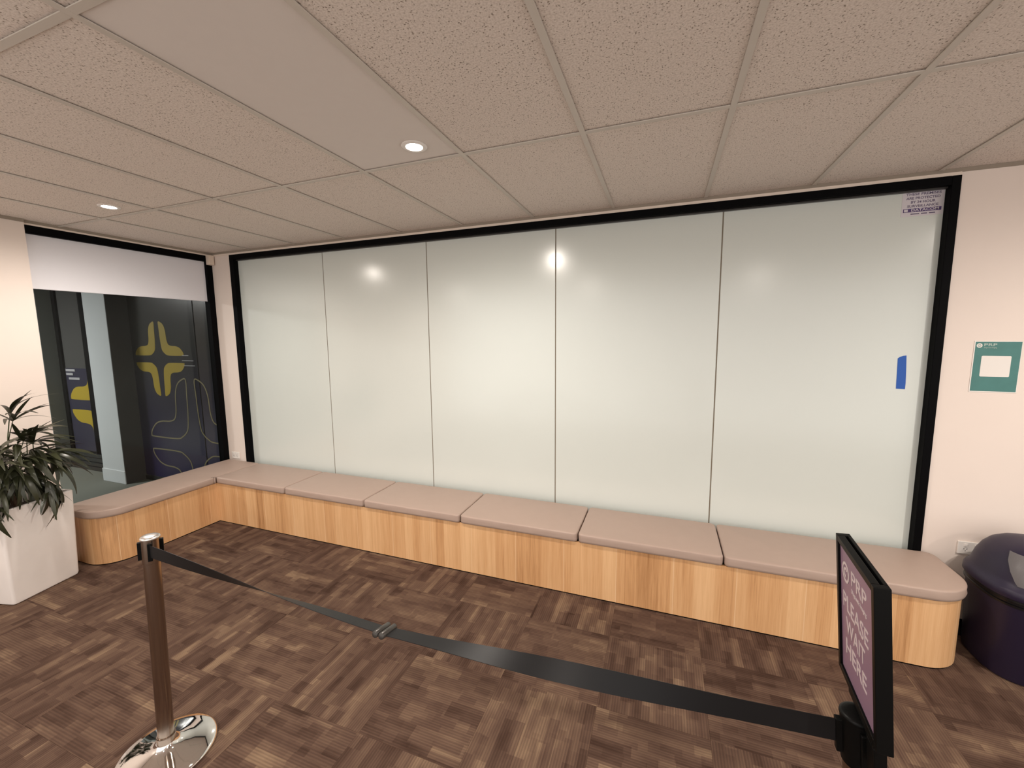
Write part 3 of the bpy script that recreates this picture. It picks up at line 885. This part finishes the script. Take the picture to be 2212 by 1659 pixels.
obj('soil', bm, M['soil'], palm, smooth=True)

inv = (Matrix.Translation((-1.300, -1.700, 0)) @ Matrix.Rotation(math.radians(14.5), 4, 'Z')).inverted()
def leaflet_mesh(L_, wmax, droop, seed):
    bm = bmesh.new(); rnd = random.Random(seed); prev = None; N = 9
    for i in range(N + 1):
        t = i / N
        wd = wmax * (math.sin(PI * min(1, t * 0.92 + 0.06)) ** 0.8) * (1 - 0.25 * t)
        if i == N: wd = wmax * 0.10
        z = -droop * L_ * (t ** 2.0)
        x = L_ * (t - 0.22 * droop * t ** 3)
        f = 0.20 * wd
        cur = [bm.verts.new((x, -wd, z + f)), bm.verts.new((x, 0, z)), bm.verts.new((x, wd, z + f))]
        if prev:
            bm.faces.new((prev[0], prev[1], cur[1], cur[0])); bm.faces.new((prev[1], prev[2], cur[2], cur[1]))
        prev = cur
    me = bpy.data.meshes.new('leaflet'); bm.to_mesh(me); bm.free()
    for p in me.polygons: p.use_smooth = True
    me.materials.append(M['leaf'])
    return me
leaf_meshes = [leaflet_mesh(1.0, 0.060 + 0.012 * k, 0.18 + 0.17 * k, k) for k in range(5)]

rp = random.Random(19)
canes = [(-0.05, -0.08), (0.04, 0.05), (-0.03, 0.09), (0.06, -0.05), (0.0, 0.0), (-0.07, 0.02)]
cane_tops = []
for (x, y) in canes:
    bm = bmesh.new(); h = rp.uniform(0.16, 0.42)
    tx, ty = x * 1.5 + rp.uniform(-0.03, 0.03), y * 1.5 + rp.uniform(-0.03, 0.03)
    pts = [(x + (tx - x) * t, y + (ty - y) * t, PH - 0.06 + h * t) for t in (0, .33, .66, 1)]
    add_tube(bm, pts, [0.013, 0.012, 0.011, 0.009], 8)
    obj('cane', bm, M['cane'], palm, smooth=True, auto=60)
    cane_tops.append(Vector(pts[-1])); cane_tops.append(Vector(pts[2]))

def frond(base, tip, spread, nleaf, L_, k, pitch=0.0):
    """petiole from base to tip, then a fan of leaflets; local planter coordinates"""
    base, tip = Vector(base), Vector(tip)
    mid = (base + tip) / 2 + Vector((0, 0, 0.05))
    pts = [base, base.lerp(mid, .6) + Vector((0, 0, 0.012)), mid.lerp(tip, .5), tip]
    bm = bmesh.new(); add_tube(bm, pts, [0.0042, 0.0036, 0.003, 0.0026], 6)
    fr = obj('frond', bm, M['stem'], palm, smooth=True)
    d = (tip - mid); d.normalize()
    yaw0 = math.atan2(d.y, d.x)
    for i in range(nleaf):
        s = (i / (nleaf - 1) - 0.5) if nleaf > 1 else 0
        yaw = yaw0 + s * spread + rp.uniform(-0.08, 0.08)
        el = math.asin(max(-1, min(1, d.z))) * (1 - 0.5 * abs(s)) + pitch + rp.uniform(-0.16, 0.16)
        ln = L_ * (1 - 0.45 * abs(s)) * rp.uniform(0.88, 1.1)
        Mx = (Matrix.Translation(tip) @ Matrix.Rotation(yaw, 4, 'Z') @ Matrix.Rotation(-el, 4, 'Y') @
              Matrix.Rotation(rp.uniform(-0.5, 0.5), 4, 'X') @ Matrix.Diagonal((ln, max(ln * 0.85, 0.19), ln, 1)))
        me = leaf_meshes[(k + i + rp.randrange(2)) % 5]
        o = bpy.data.objects.new('leaflet', me); C.objects.link(o); o.parent = fr; o.matrix_local = Mx

# world directions: keep leaves clear of the wall at x = -1.538
def fr_world(bx, by, bz, tx, ty, tz, spread, n, L_, k, pitch=0.0):
    frond(inv @ Vector((bx, by, bz)), inv @ Vector((tx, ty, tz)), spread, n, L_, k, pitch)
PX, PY = -1.30, -1.715
for i in range(40):
    a = math.radians(-118 + 236 * ((i * 0.618) % 1.0))
    rr = rp.uniform(0.10, 0.24); tz = rp.uniform(0.74, 1.14)
    if i % 5 == 0: rr *= 0.5; tz += 0.10
    tx = PX + rr * math.cos(a) + 0.02; ty = PY + rr * math.sin(a) * (0.75 if math.sin(a) > 0 else 1.1)
    tx = max(tx, -1.43)
    b = cane_tops[i % len(cane_tops)]
    bw = inv.inverted() @ b
    L_ = rp.uniform(0.20, 0.28)
    if math.cos(a) < -0.2: L_ = 0.17
    fr_world(bw.x, bw.y, bw.z, tx, ty, tz, 2.3, rp.choice((6, 7, 8)), L_, i, rp.uniform(-0.35, 0.15))
# a tall spear and drooping outer fans seen in the photograph
fr_world(PX, PY, 1.0, PX + 0.05, PY + 0.02, 1.28, 1.5, 4, 0.27, 1, 0.15)
fr_world(PX + .05, PY, 0.85, PX + 0.20, PY + 0.13, 1.00, 1.9, 7, 0.24, 2, -0.1)
fr_world(PX + .05, PY, 0.80, PX + 0.20, PY + 0.10, 0.80, 2.0, 6, 0.24, 3, -0.5)
fr_world(PX + .05, PY, 0.78, PX + 0.14, PY + 0.16, 0.74, 2.0, 5, 0.22, 4, -0.6)
fr_world(PX + .05, PY - .05, 0.80, PX + 0.19, PY - 0.12, 0.82, 2.2, 7, 0.27, 2, -0.45)

# ------------------------------------------------------------------ STANCHIONS WITH BELTS
def lathe_base(parent):
    bm = bmesh.new()
    add_lathe(bm, [(0.178, 0.0), (0.1805, 0.004), (0.180, 0.010), (0.170, 0.0165), (0.14, 0.023), (0.10, 0.030), (0.065, 0.037), (0.050, 0.042), (0.040, 0.049), (0.0345, 0.060)], 72)
    return obj('base', bm, M['chrome'], parent, smooth=True, auto=60)

def lathe_pole(parent, h, r=0.0288):
    bm = bmesh.new()
    add_lathe(bm, [(0.0335, 0.052), (0.0335, 0.088), (0.0325, 0.091), (r, 0.0912), (r, h - 0.105)], 40, True, True)
    return obj('pole', bm, M['chrome_tube'], parent, smooth=True, auto=12)

def post_head(parent, h, rotz, collar_m, full_black=False):
    r = 0.0302
    bm = bmesh.new()
    add_lathe(bm, [(r, h - 0.106), (r + 0.0015, h - 0.104), (r + 0.0015, h - 0.004), (r, h - 0.001)], 40)
    hd = obj('head', bm, collar_m, parent, smooth=True, auto=12)
    bm = bmesh.new()
    add_lathe(bm, [(r + 0.002, h - 0.004), (r + 0.003, h - 0.001), (r + 0.002, h + 0.003), (r - 0.003, h + 0.006), (r - 0.012, h + 0.0075), (0.004, h + 0.0085)], 40)
    obj('cap', bm, M['satin_cap'] if not full_black else M['black_plastic'], parent, smooth=True, auto=60)
    for k in range(4):
        an = rotz + k * PI / 2
        bm = bev_box(r - 0.006, r + 0.011, -0.0075, 0.0075, h - 0.088, h - 0.014, 0.0015)
        obj('belt_slot', bm, M['black_plastic'], parent, rot=(0, 0, an), smooth=False)

def belt_strip(name, path, rolls, width, parent):
    """ribbon along path; roll 0 = upright, 90 = flat; about the belt's own run"""
    bm = bmesh.new(); prev = None; n = len(path); th = 0.0007
    for i, p in enumerate(path):
        p = Vector(p)
        d = (Vector(path[min(i + 1, n - 1)]) - Vector(path[max(i - 1, 0)])).normalized()
        up = Vector((0, 0, 1)); side = d.cross(up).normalized()       # towards -y when d = +x
        up = side.cross(d).normalized()
        a = math.radians(rolls[i])
        wv = up * math.cos(a) + side * math.sin(a)
        nv = d.cross(wv).normalized()
        cur = [bm.verts.new(p + wv * (width / 2) + nv * th), bm.verts.new(p - wv * (width / 2) + nv * th),
               bm.verts.new(p - wv * (width / 2) - nv * th), bm.verts.new(p + wv * (width / 2) - nv * th)]
        if prev:
            for k in range(4): bm.faces.new((prev[k], prev[(k + 1) % 4], cur[(k + 1) % 4], cur[k]))
        else: bm.faces.new(cur[::-1])
        prev = cur
    bm.faces.new(prev)
    return obj(name, bm, M['belt'], parent, smooth=True, auto=50)

def buckle(parent, c, wv, d):
    bm = bmesh.new()
    c = Vector(c); wv = Vector(wv).normalized(); d = Vector(d).normalized()
    add_tube(bm, [c - wv * 0.036, c - wv * 0.034, c + wv * 0.034, c + wv * 0.036], [0.0085, 0.0105, 0.0105, 0.0085], 18)
    nv = d.cross(wv)
    return obj('belt_clip', bm, M['clip'], parent, smooth=True, auto=50)
M['clip'] = mat('dark_grey_clip', (0.055, 0.05, 0.045, 1), 0.38, 0.4, noise=0.1)

P1 = Vector((1.0, -2.150, 0)); TOP1 = Vector((1.026, -2.136, 1.0))
HP = 0.986
st1 = thing('stanchion', 'chrome stanchion with round base at lower left, black belt pulled out to the right', 'stanchion', P1, 0)
lathe_base(st1)
d = (TOP1 - P1).normalized()
q = Vector((0, 0, 1)).rotation_difference(d)
# the post leans slightly: its parts are built upright and share the lean
def lean(o): o.rotation_mode = 'QUATERNION'; o.rotation_quaternion = q @ o.rotation_euler.to_quaternion()
lean(lathe_pole(st1, HP))
n0 = set(st1.children)
post_head(st1, HP, math.radians(-33), M['chrome_tube'])
for o in st1.children:
    if o not in n0: lean(o)

P2 = Vector((3.470, -2.155, 0))
UP2 = Vector((-0.0795, 0.0176, 0.9967)).normalized()
q2 = Vector((0, 0, 1)).rotation_difference(UP2)
st2 = thing('stanchion', 'stanchion under the framed sign at lower right, its belt pulled out to the left', 'stanchion', P2, 0)
n0 = set([lathe_base(st2)])
lathe_pole(st2, HP)
post_head(st2, HP, math.radians(178), M['black_plastic'], True)
for o in st2.children:
    if o not in n0:
        o.rotation_mode = 'QUATERNION'; o.rotation_quaternion = q2 @ o.rotation_euler.to_quaternion()

# belt courses (world), then into each stanchion's own frame
a0 = P1 + d * 0.940 + Vector((0.033, -0.021, 0))
mid = Vector((2.188, -2.150, 0.876))
b0 = P2 + UP2 * 0.942 + Vector((-0.036, -0.002, 0))
def sag(a, b, s, n=36):
    return [a.lerp(b, t / n) + Vector((0, 0, -s * 4 * (t / n) * (1 - t / n))) for t in range(n + 1)]
def ease(t): return t * t * (3 - 2 * t)
dirx = (b0 - a0).normalized()
lpath = sag(a0, mid + Vector((-0.012, 0, 0.002)), 0.004)
rpath = sag(mid + Vector((0.012, 0, 0.002)), b0, 0.006)
lroll = [0 + 72 * ease(min(1, i / 36 * 1.05)) for i in range(37)]
rroll = [78 + 102 * ease(min(1, i / 36 * 1.1)) for i in range(37)]
bl = belt_strip('belt', [p - P1 for p in lpath], lroll, 0.052, st1)
br_ = belt_strip('belt', [p - P2 for p in rpath], rroll, 0.052, st2)
side = dirx.cross(Vector((0, 0, 1))).normalized()
wv = Vector((0, 0, 1)) * math.cos(math.radians(76)) + side * math.sin(math.radians(76))
k1 = buckle(bl, mid + Vector((-0.0115, 0, 0.002)) - P1, wv, dirx)
k2 = buckle(br_, mid + Vector((0.0115, 0, 0.002)) - P2, wv, dirx)

# ------------------------------------------------------------------ FRAMED SIGN ON THE RIGHT-HAND STANCHION
th = math.radians(-94.484)
sg = thing('sign', 'black-framed purple sign asking people to wait, mounted on top of the right stanchion', 'sign', (3.399, -2.135, 1.006))
sg.rotation_mode = 'QUATERNION'
sg.rotation_quaternion = q2 @ Matrix.Rotation(th, 4, 'Z').to_quaternion()
SWD, SHT, STK = 0.2358, 0.3244, 0.026            # local x: width, z: height, front is -y
fw = 0.014
obj('frame_side', bev_box(-SWD / 2, -SWD / 2 + fw, -STK / 2, STK / 2, 0, SHT, 0.0012), M['black_plastic'], sg)
obj('frame_side', bev_box(SWD / 2 - fw, SWD / 2, -STK / 2, STK / 2, 0, SHT, 0.0012), M['black_plastic'], sg)
obj('frame_bottom', bev_box(-SWD / 2 + fw, SWD / 2 - fw, -STK / 2, STK / 2, 0, fw, 0.0012), M['black_plastic'], sg)
obj('frame_top', bev_box(-SWD / 2 + fw, SWD / 2 - fw, -STK / 2, -STK / 2 + 0.0135, SHT - fw, SHT, 0.0012), M['black_plastic'], sg)
obj('frame_top', bev_box(-SWD / 2 + fw, SWD / 2 - fw, STK / 2 - 0.007, STK / 2, SHT - fw, SHT, 0.0012), M['black_plastic'], sg)
pp = obj('poster', box_bm(-SWD / 2 + fw, SWD / 2 - fw, -0.008, -0.006, fw, SHT - fw), M['pur_print'], sg)
pp['label'] = 'mauve printed sheet'
obj('backing', box_bm(-SWD / 2 + fw, SWD / 2 - fw, -0.006, 0.0055, fw, SHT - fw - 0.004), M['black_plastic'], sg)
def face_m(x, z, y=-0.0082):
    return Matrix.Translation((x, y, z)) @ Matrix.Rotation(PI / 2, 4, 'X')
text_obj('lettering', 'PRP', 0.046, M['pale_ink'], pp, face_m(0.016, 0.262), 0.0002, width=0.09)
text_obj('lettering', 'Diagnostic Imaging', 0.013, M['pale_ink'], pp, face_m(0.016, 0.234), 0.0002, width=0.09)
text_obj('lettering', 'PLEASE', 0.052, M['pale_ink'], pp, face_m(-0.010, 0.185), 0.0003, width=0.156)
text_obj('lettering', 'WAIT', 0.052, M['pale_ink'], pp, face_m(-0.010, 0.133), 0.0003, width=0.118)
text_obj('lettering', 'HERE', 0.052, M['pale_ink'], pp, face_m(-0.010, 0.081), 0.0003, width=0.128)
def ring_bm(r0, r1, cx, cz, y, n=28, a0=0, a1=360):
    bm = bmesh.new(); prev = None; first = None
    full = a1 - a0 >= 360
    for k in range(n + (0 if full else 1)):
        t = math.radians(a0 + (a1 - a0) * k / n)
        cur = [bm.verts.new((cx + r * math.cos(t), yy, cz + r * math.sin(t))) for r, yy in ((r0, y), (r1, y), (r1, y - 0.0006), (r0, y - 0.0006))]
        if prev:
            for j in range(4): bm.faces.new((prev[j], prev[(j + 1) % 4], cur[(j + 1) % 4], cur[j]))
        else: first = cur
        prev = cur
    if full:
        for j in range(4): bm.faces.new((prev[j], prev[(j + 1) % 4], first[(j + 1) % 4], first[j]))
    return bm
obj('emblem_ring', ring_bm(0.017, 0.023, -0.066, 0.256, -0.0082), M['pale_ink'], pp)
obj('emblem_swirl', ring_bm(0.006, 0.0115, -0.066, 0.256, -0.0082, 20, 30, 300), M['pale_ink'], pp)
# mounting bracket between sign and post head
obj('bracket_plate', bev_box(-0.050, 0.096, -0.012, 0.012, -0.0122, -0.0005, 0.002), M['black_plastic'], sg)
obj('bracket_tab', bev_box(0.056, 0.094, -0.011, 0.011, -0.085, -0.0122, 0.003), M['black_plastic'], sg)

# ------------------------------------------------------------------ SWING-TOP BIN
def sup(hx, hy, z, n=48, e=2.9, cx=0, cy=0):
    o = []
    for k in range(n):
        t = 2 * PI * k / n; c, s = math.cos(t), math.sin(t)
        o.append((cx + hx * math.copysign(abs(c) ** (2 / e), c), cy + hy * math.copysign(abs(s) ** (2 / e), s), z))
    return o
bn = thing('bin', 'dark purple plastic swing-top bin with grey flap at the right edge', 'bin', (4.85, -0.275, 0))
bm = bmesh.new()
add_rings(bm, [sup(0.205, 0.195, 0.0), sup(0.213, 0.203, 0.01), sup(0.224, 0.216, 0.415), sup(0.226, 0.218, 0.42)])
obj('body', bm, M['bin'], bn, smooth=True, auto=50)
bm = bmesh.new()
add_rings(bm, [sup(0.222, 0.214, 0.405), sup(0.232, 0.224, 0.408), sup(0.232, 0.224, 0.418), sup(0.227, 0.219, 0.421), sup(0.227, 0.219, 0.432), sup(0.232, 0.224, 0.435), sup(0.231, 0.223, 0.450), sup(0.215, 0.207, 0.454)])
obj('rim', bm, M['bin_rim'], bn, smooth=True, auto=40)
bm = bmesh.new()
lid = [(0.236, 0.228, 0.447), (0.240, 0.232, 0.452), (0.239, 0.231, 0.480), (0.231, 0.224, 0.496), (0.218, 0.214, 0.507)]
dome = [(0.212, 0.210, 0.530), (0.200, 0.200, 0.575), (0.180, 0.184, 0.620), (0.152, 0.160, 0.658), (0.115, 0.125, 0.685), (0.070, 0.08, 0.702), (0.03, 0.034, 0.7085)]
add_rings(bm, [sup(*p) for p in lid + dome])
obj('lid', bm, M['bin'], bn, smooth=True, auto=60)
# flap: patch of the dome, slightly proud, facing the room
bm = bmesh.new()
rows_ = [(0.217, 0.2155, 0.518), (0.2155, 0.2145, 0.532), (0.2045, 0.2045, 0.576), (0.185, 0.189, 0.621), (0.157, 0.165, 0.660)]
g = []
for rw, k0 in zip(rows_, (60, 59, 56.5, 54, 52)):
    g.append([])
    for q in range(25):
        t = 2 * PI * (k0 + (85 - k0) * q / 24) / 96; c_, s_ = math.cos(t), math.sin(t); e_ = 2.9
        g[-1].append(bm.verts.new((rw[0] * math.copysign(abs(c_) ** (2 / e_), c_), rw[1] * math.copysign(abs(s_) ** (2 / e_), s_), rw[2])))
for a_, b_ in zip(g, g[1:]):
    for k in range(len(a_) - 1): bm.faces.new((a_[k], a_[k + 1], b_[k + 1], b_[k]))
bmesh.ops.solidify(bm, geom=bm.faces[:], thickness=-0.004)
obj('flap', bm, M['bin_flap'], bn, smooth=True, auto=40)
bm = bmesh.new()
full = sup(0.078, 0.088, 0.700, n=96); f2 = sup(0.040, 0.046, 0.7065, n=96)
ga = [bm.verts.new(Vector(full[k]) * 1.0 + Vector((0, 0, 0.003))) for k in range(54, 70)]
gb = [bm.verts.new(Vector(f2[k]) + Vector((0, 0, 0.003))) for k in range(54, 70)]
for k in range(15): bm.faces.new((ga[k], ga[k + 1], gb[k + 1], gb[k]))
o = obj('label', bm, M['red'], bn, smooth=True); o['label'] = 'red label on the lid'

# ------------------------------------------------------------------ WALL FITTINGS
def outlet(x0, x1, z0, z1, label, screw=True):
    cx, cz = (x0 + x1) / 2, (z0 + z1) / 2; wx, wz = x1 - x0, z1 - z0
    t = thing('power_outlet', label, 'outlet', (cx, 0, cz))
    obj('plate', bev_box(-wx / 2, wx / 2, -0.010, -0.0002, -wz / 2, wz / 2, 0.003, 3), M['white_plastic'], t)
    for s in (-1, 1):
        obj('rocker_switch', bev_box(s * wx * 0.2 - 0.008, s * wx * 0.2 + 0.008, -0.014, -0.009, wz * 0.12, wz * 0.34, 0.0015), M['white_plastic'], t)
        bm = bmesh.new()
        for (dx, dz) in ((-0.007, -0.004), (0.007, -0.004), (0, -0.016)):
            add_box(bm, s * wx * 0.2 + dx - 0.0012, s * wx * 0.2 + dx + 0.0012, -0.0104, -0.0095, dz - 0.005, dz + 0.003)
        obj('socket_slots', bm, M['black_plastic'], t)
    return t
outlet(4.671, 4.789, 0.467, 0.545, 'white double power outlet on the back wall beside the purple bin')
outlet(-1.512, -1.392, 0.468, 0.542, 'white double power outlet on the narrow wall strip in the corner')

sb = thing('sensor', 'small cream sensor box high in the corner beside the left window', 'sensor', (-1.553, -0.040, 2.565))
obj('case', bev_box(-0.012, 0.042, -0.022, 0.030, 0.0, 0.098, 0.004), M['cream_plastic'], sb)
obj('lens_cover', bev_box(-0.004, 0.034, -0.0245, -0.021, 0.012, 0.05, 0.001), M['cream_plastic'], sb)

# blue tape and sticker on the last pane
bm = bmesh.new()
o = thing('tape_strip', 'short upright strip of blue tape on the rightmost frosted pane', 'tape', (4.347, GY - 0.0004, 1.545))
vs = [(-0.027, -0.099), (0.017, -0.101), (0.019, -0.06), (0.0185, 0.0), (0.016, 0.105), (0.000, 0.103), (-0.018, 0.094), (-0.0255, 0.087), (-0.026, 0.0)]
f = bm.faces.new([bm.verts.new((x - 0.035 * z, 0, z)) for x, z in vs])
r = bmesh.ops.extrude_face_region(bm, geom=[f]); bmesh.ops.translate(bm, vec=(0, -0.0006, 0), verts=[v for v in r['geom'] if isinstance(v, bmesh.types.BMVert)])
obj('strip', bm, M['blue_tape'], o)

st = thing('warning_sticker', 'white surveillance warning sticker in the top right corner of the glazing', 'sticker', (4.3635, GY - 0.0003, 2.533))
s0 = obj('sheet', box_bm(-0.0965, 0.0945, -0.0006, 0, -0.0695, 0.068), M['sticker'], st)
def stm(x, z): return Matrix.Translation((x, -0.0008, z)) @ Matrix.Rotation(PI / 2, 4, 'X')
text_obj('lettering', 'THESE PREMISES', 0.019, M['grey_ink'], s0, stm(0, 0.053), 0.0004, width=0.160)
text_obj('lettering', 'ARE PROTECTED', 0.019, M['grey_ink'], s0, stm(0, 0.031), 0.0004, width=0.155)
text_obj('lettering', 'BY 24 HOUR', 0.019, M['grey_ink'], s0, stm(0, 0.009), 0.0004, width=0.112)
text_obj('lettering', 'SURVEILLANCE', 0.019, M['grey_ink'], s0, stm(0, -0.013), 0.0004, width=0.142)
bar = obj('banner', box_bm(-0.088, 0.086, -0.0009, -0.0005, -0.046, -0.026), M['purple_ink'], s0)
obj('banner_mark', box_bm(-0.084, -0.066, -0.0012, -0.0009, -0.043, -0.029), M['sticker'], s0)
text_obj('lettering', 'DATACOM', 0.019, M['sticker'], s0, Matrix.Translation((0.012, -0.0012, -0.036)) @ Matrix.Rotation(PI / 2, 4, 'X'), 0.0004, width=0.125)
for (x0, x1) in ((-0.052, -0.012), (-0.004, 0.024), (0.032, 0.060)):
    obj('small_print', box_bm(x0, x1, -0.0009, -0.0005, -0.060, -0.054), M['grey_ink'], s0)

# green notice on the right wall (its code square left out, white panel kept)
po = thing('poster', 'teal laminated notice with a white square, on the right end of the back wall', 'poster', (4.742, -0.001, 1.590), 0)
po.rotation_euler = (0, math.radians(0.4), 0)
sh = obj('sheet', bev_box(-0.102, 0.102, -0.0012, 0.0, -0.146, 0.146, 0.0005, 1), M['paper'], po)
obj('printed_panel', box_bm(-0.0965, 0.0985, -0.0016, -0.0012, -0.140, 0.141), M['teal'], sh)
bm = bmesh.new()
rp_ = round_poly([(-0.064, -0.056), (0.062, -0.056), (0.062, 0.062), (-0.064, 0.062)], [0.006] * 4, 8)
f = bm.faces.new([bm.verts.new((x, -0.0016, z)) for x, z in rp_])
r = bmesh.ops.extrude_face_region(bm, geom=[f]); bmesh.ops.translate(bm, vec=(0, -0.0005, 0), verts=[v for v in r['geom'] if isinstance(v, bmesh.types.BMVert)])
obj('white_panel', bm, M['paper'], sh)
obj('emblem_ring', ring_bm(0.007, 0.0125, -0.079, 0.120, -0.0016, 24), M['paper'], sh)
obj('emblem_swirl', ring_bm(0.0015, 0.005, -0.079, 0.120, -0.0016, 16, 0, 360), M['paper'], sh)
pm = lambda x, z: Matrix.Translation((x, -0.0019, z)) @ Matrix.Rotation(PI / 2, 4, 'X')
text_obj('lettering', 'PRP', 0.022, M['teal_light'], sh, pm(-0.033, 0.124), 0.0003, width=0.055)
text_obj('lettering', 'Diagnostic Imaging', 0.008, M['teal_light'], sh, pm(-0.032, 0.108), 0.0001, width=0.054)
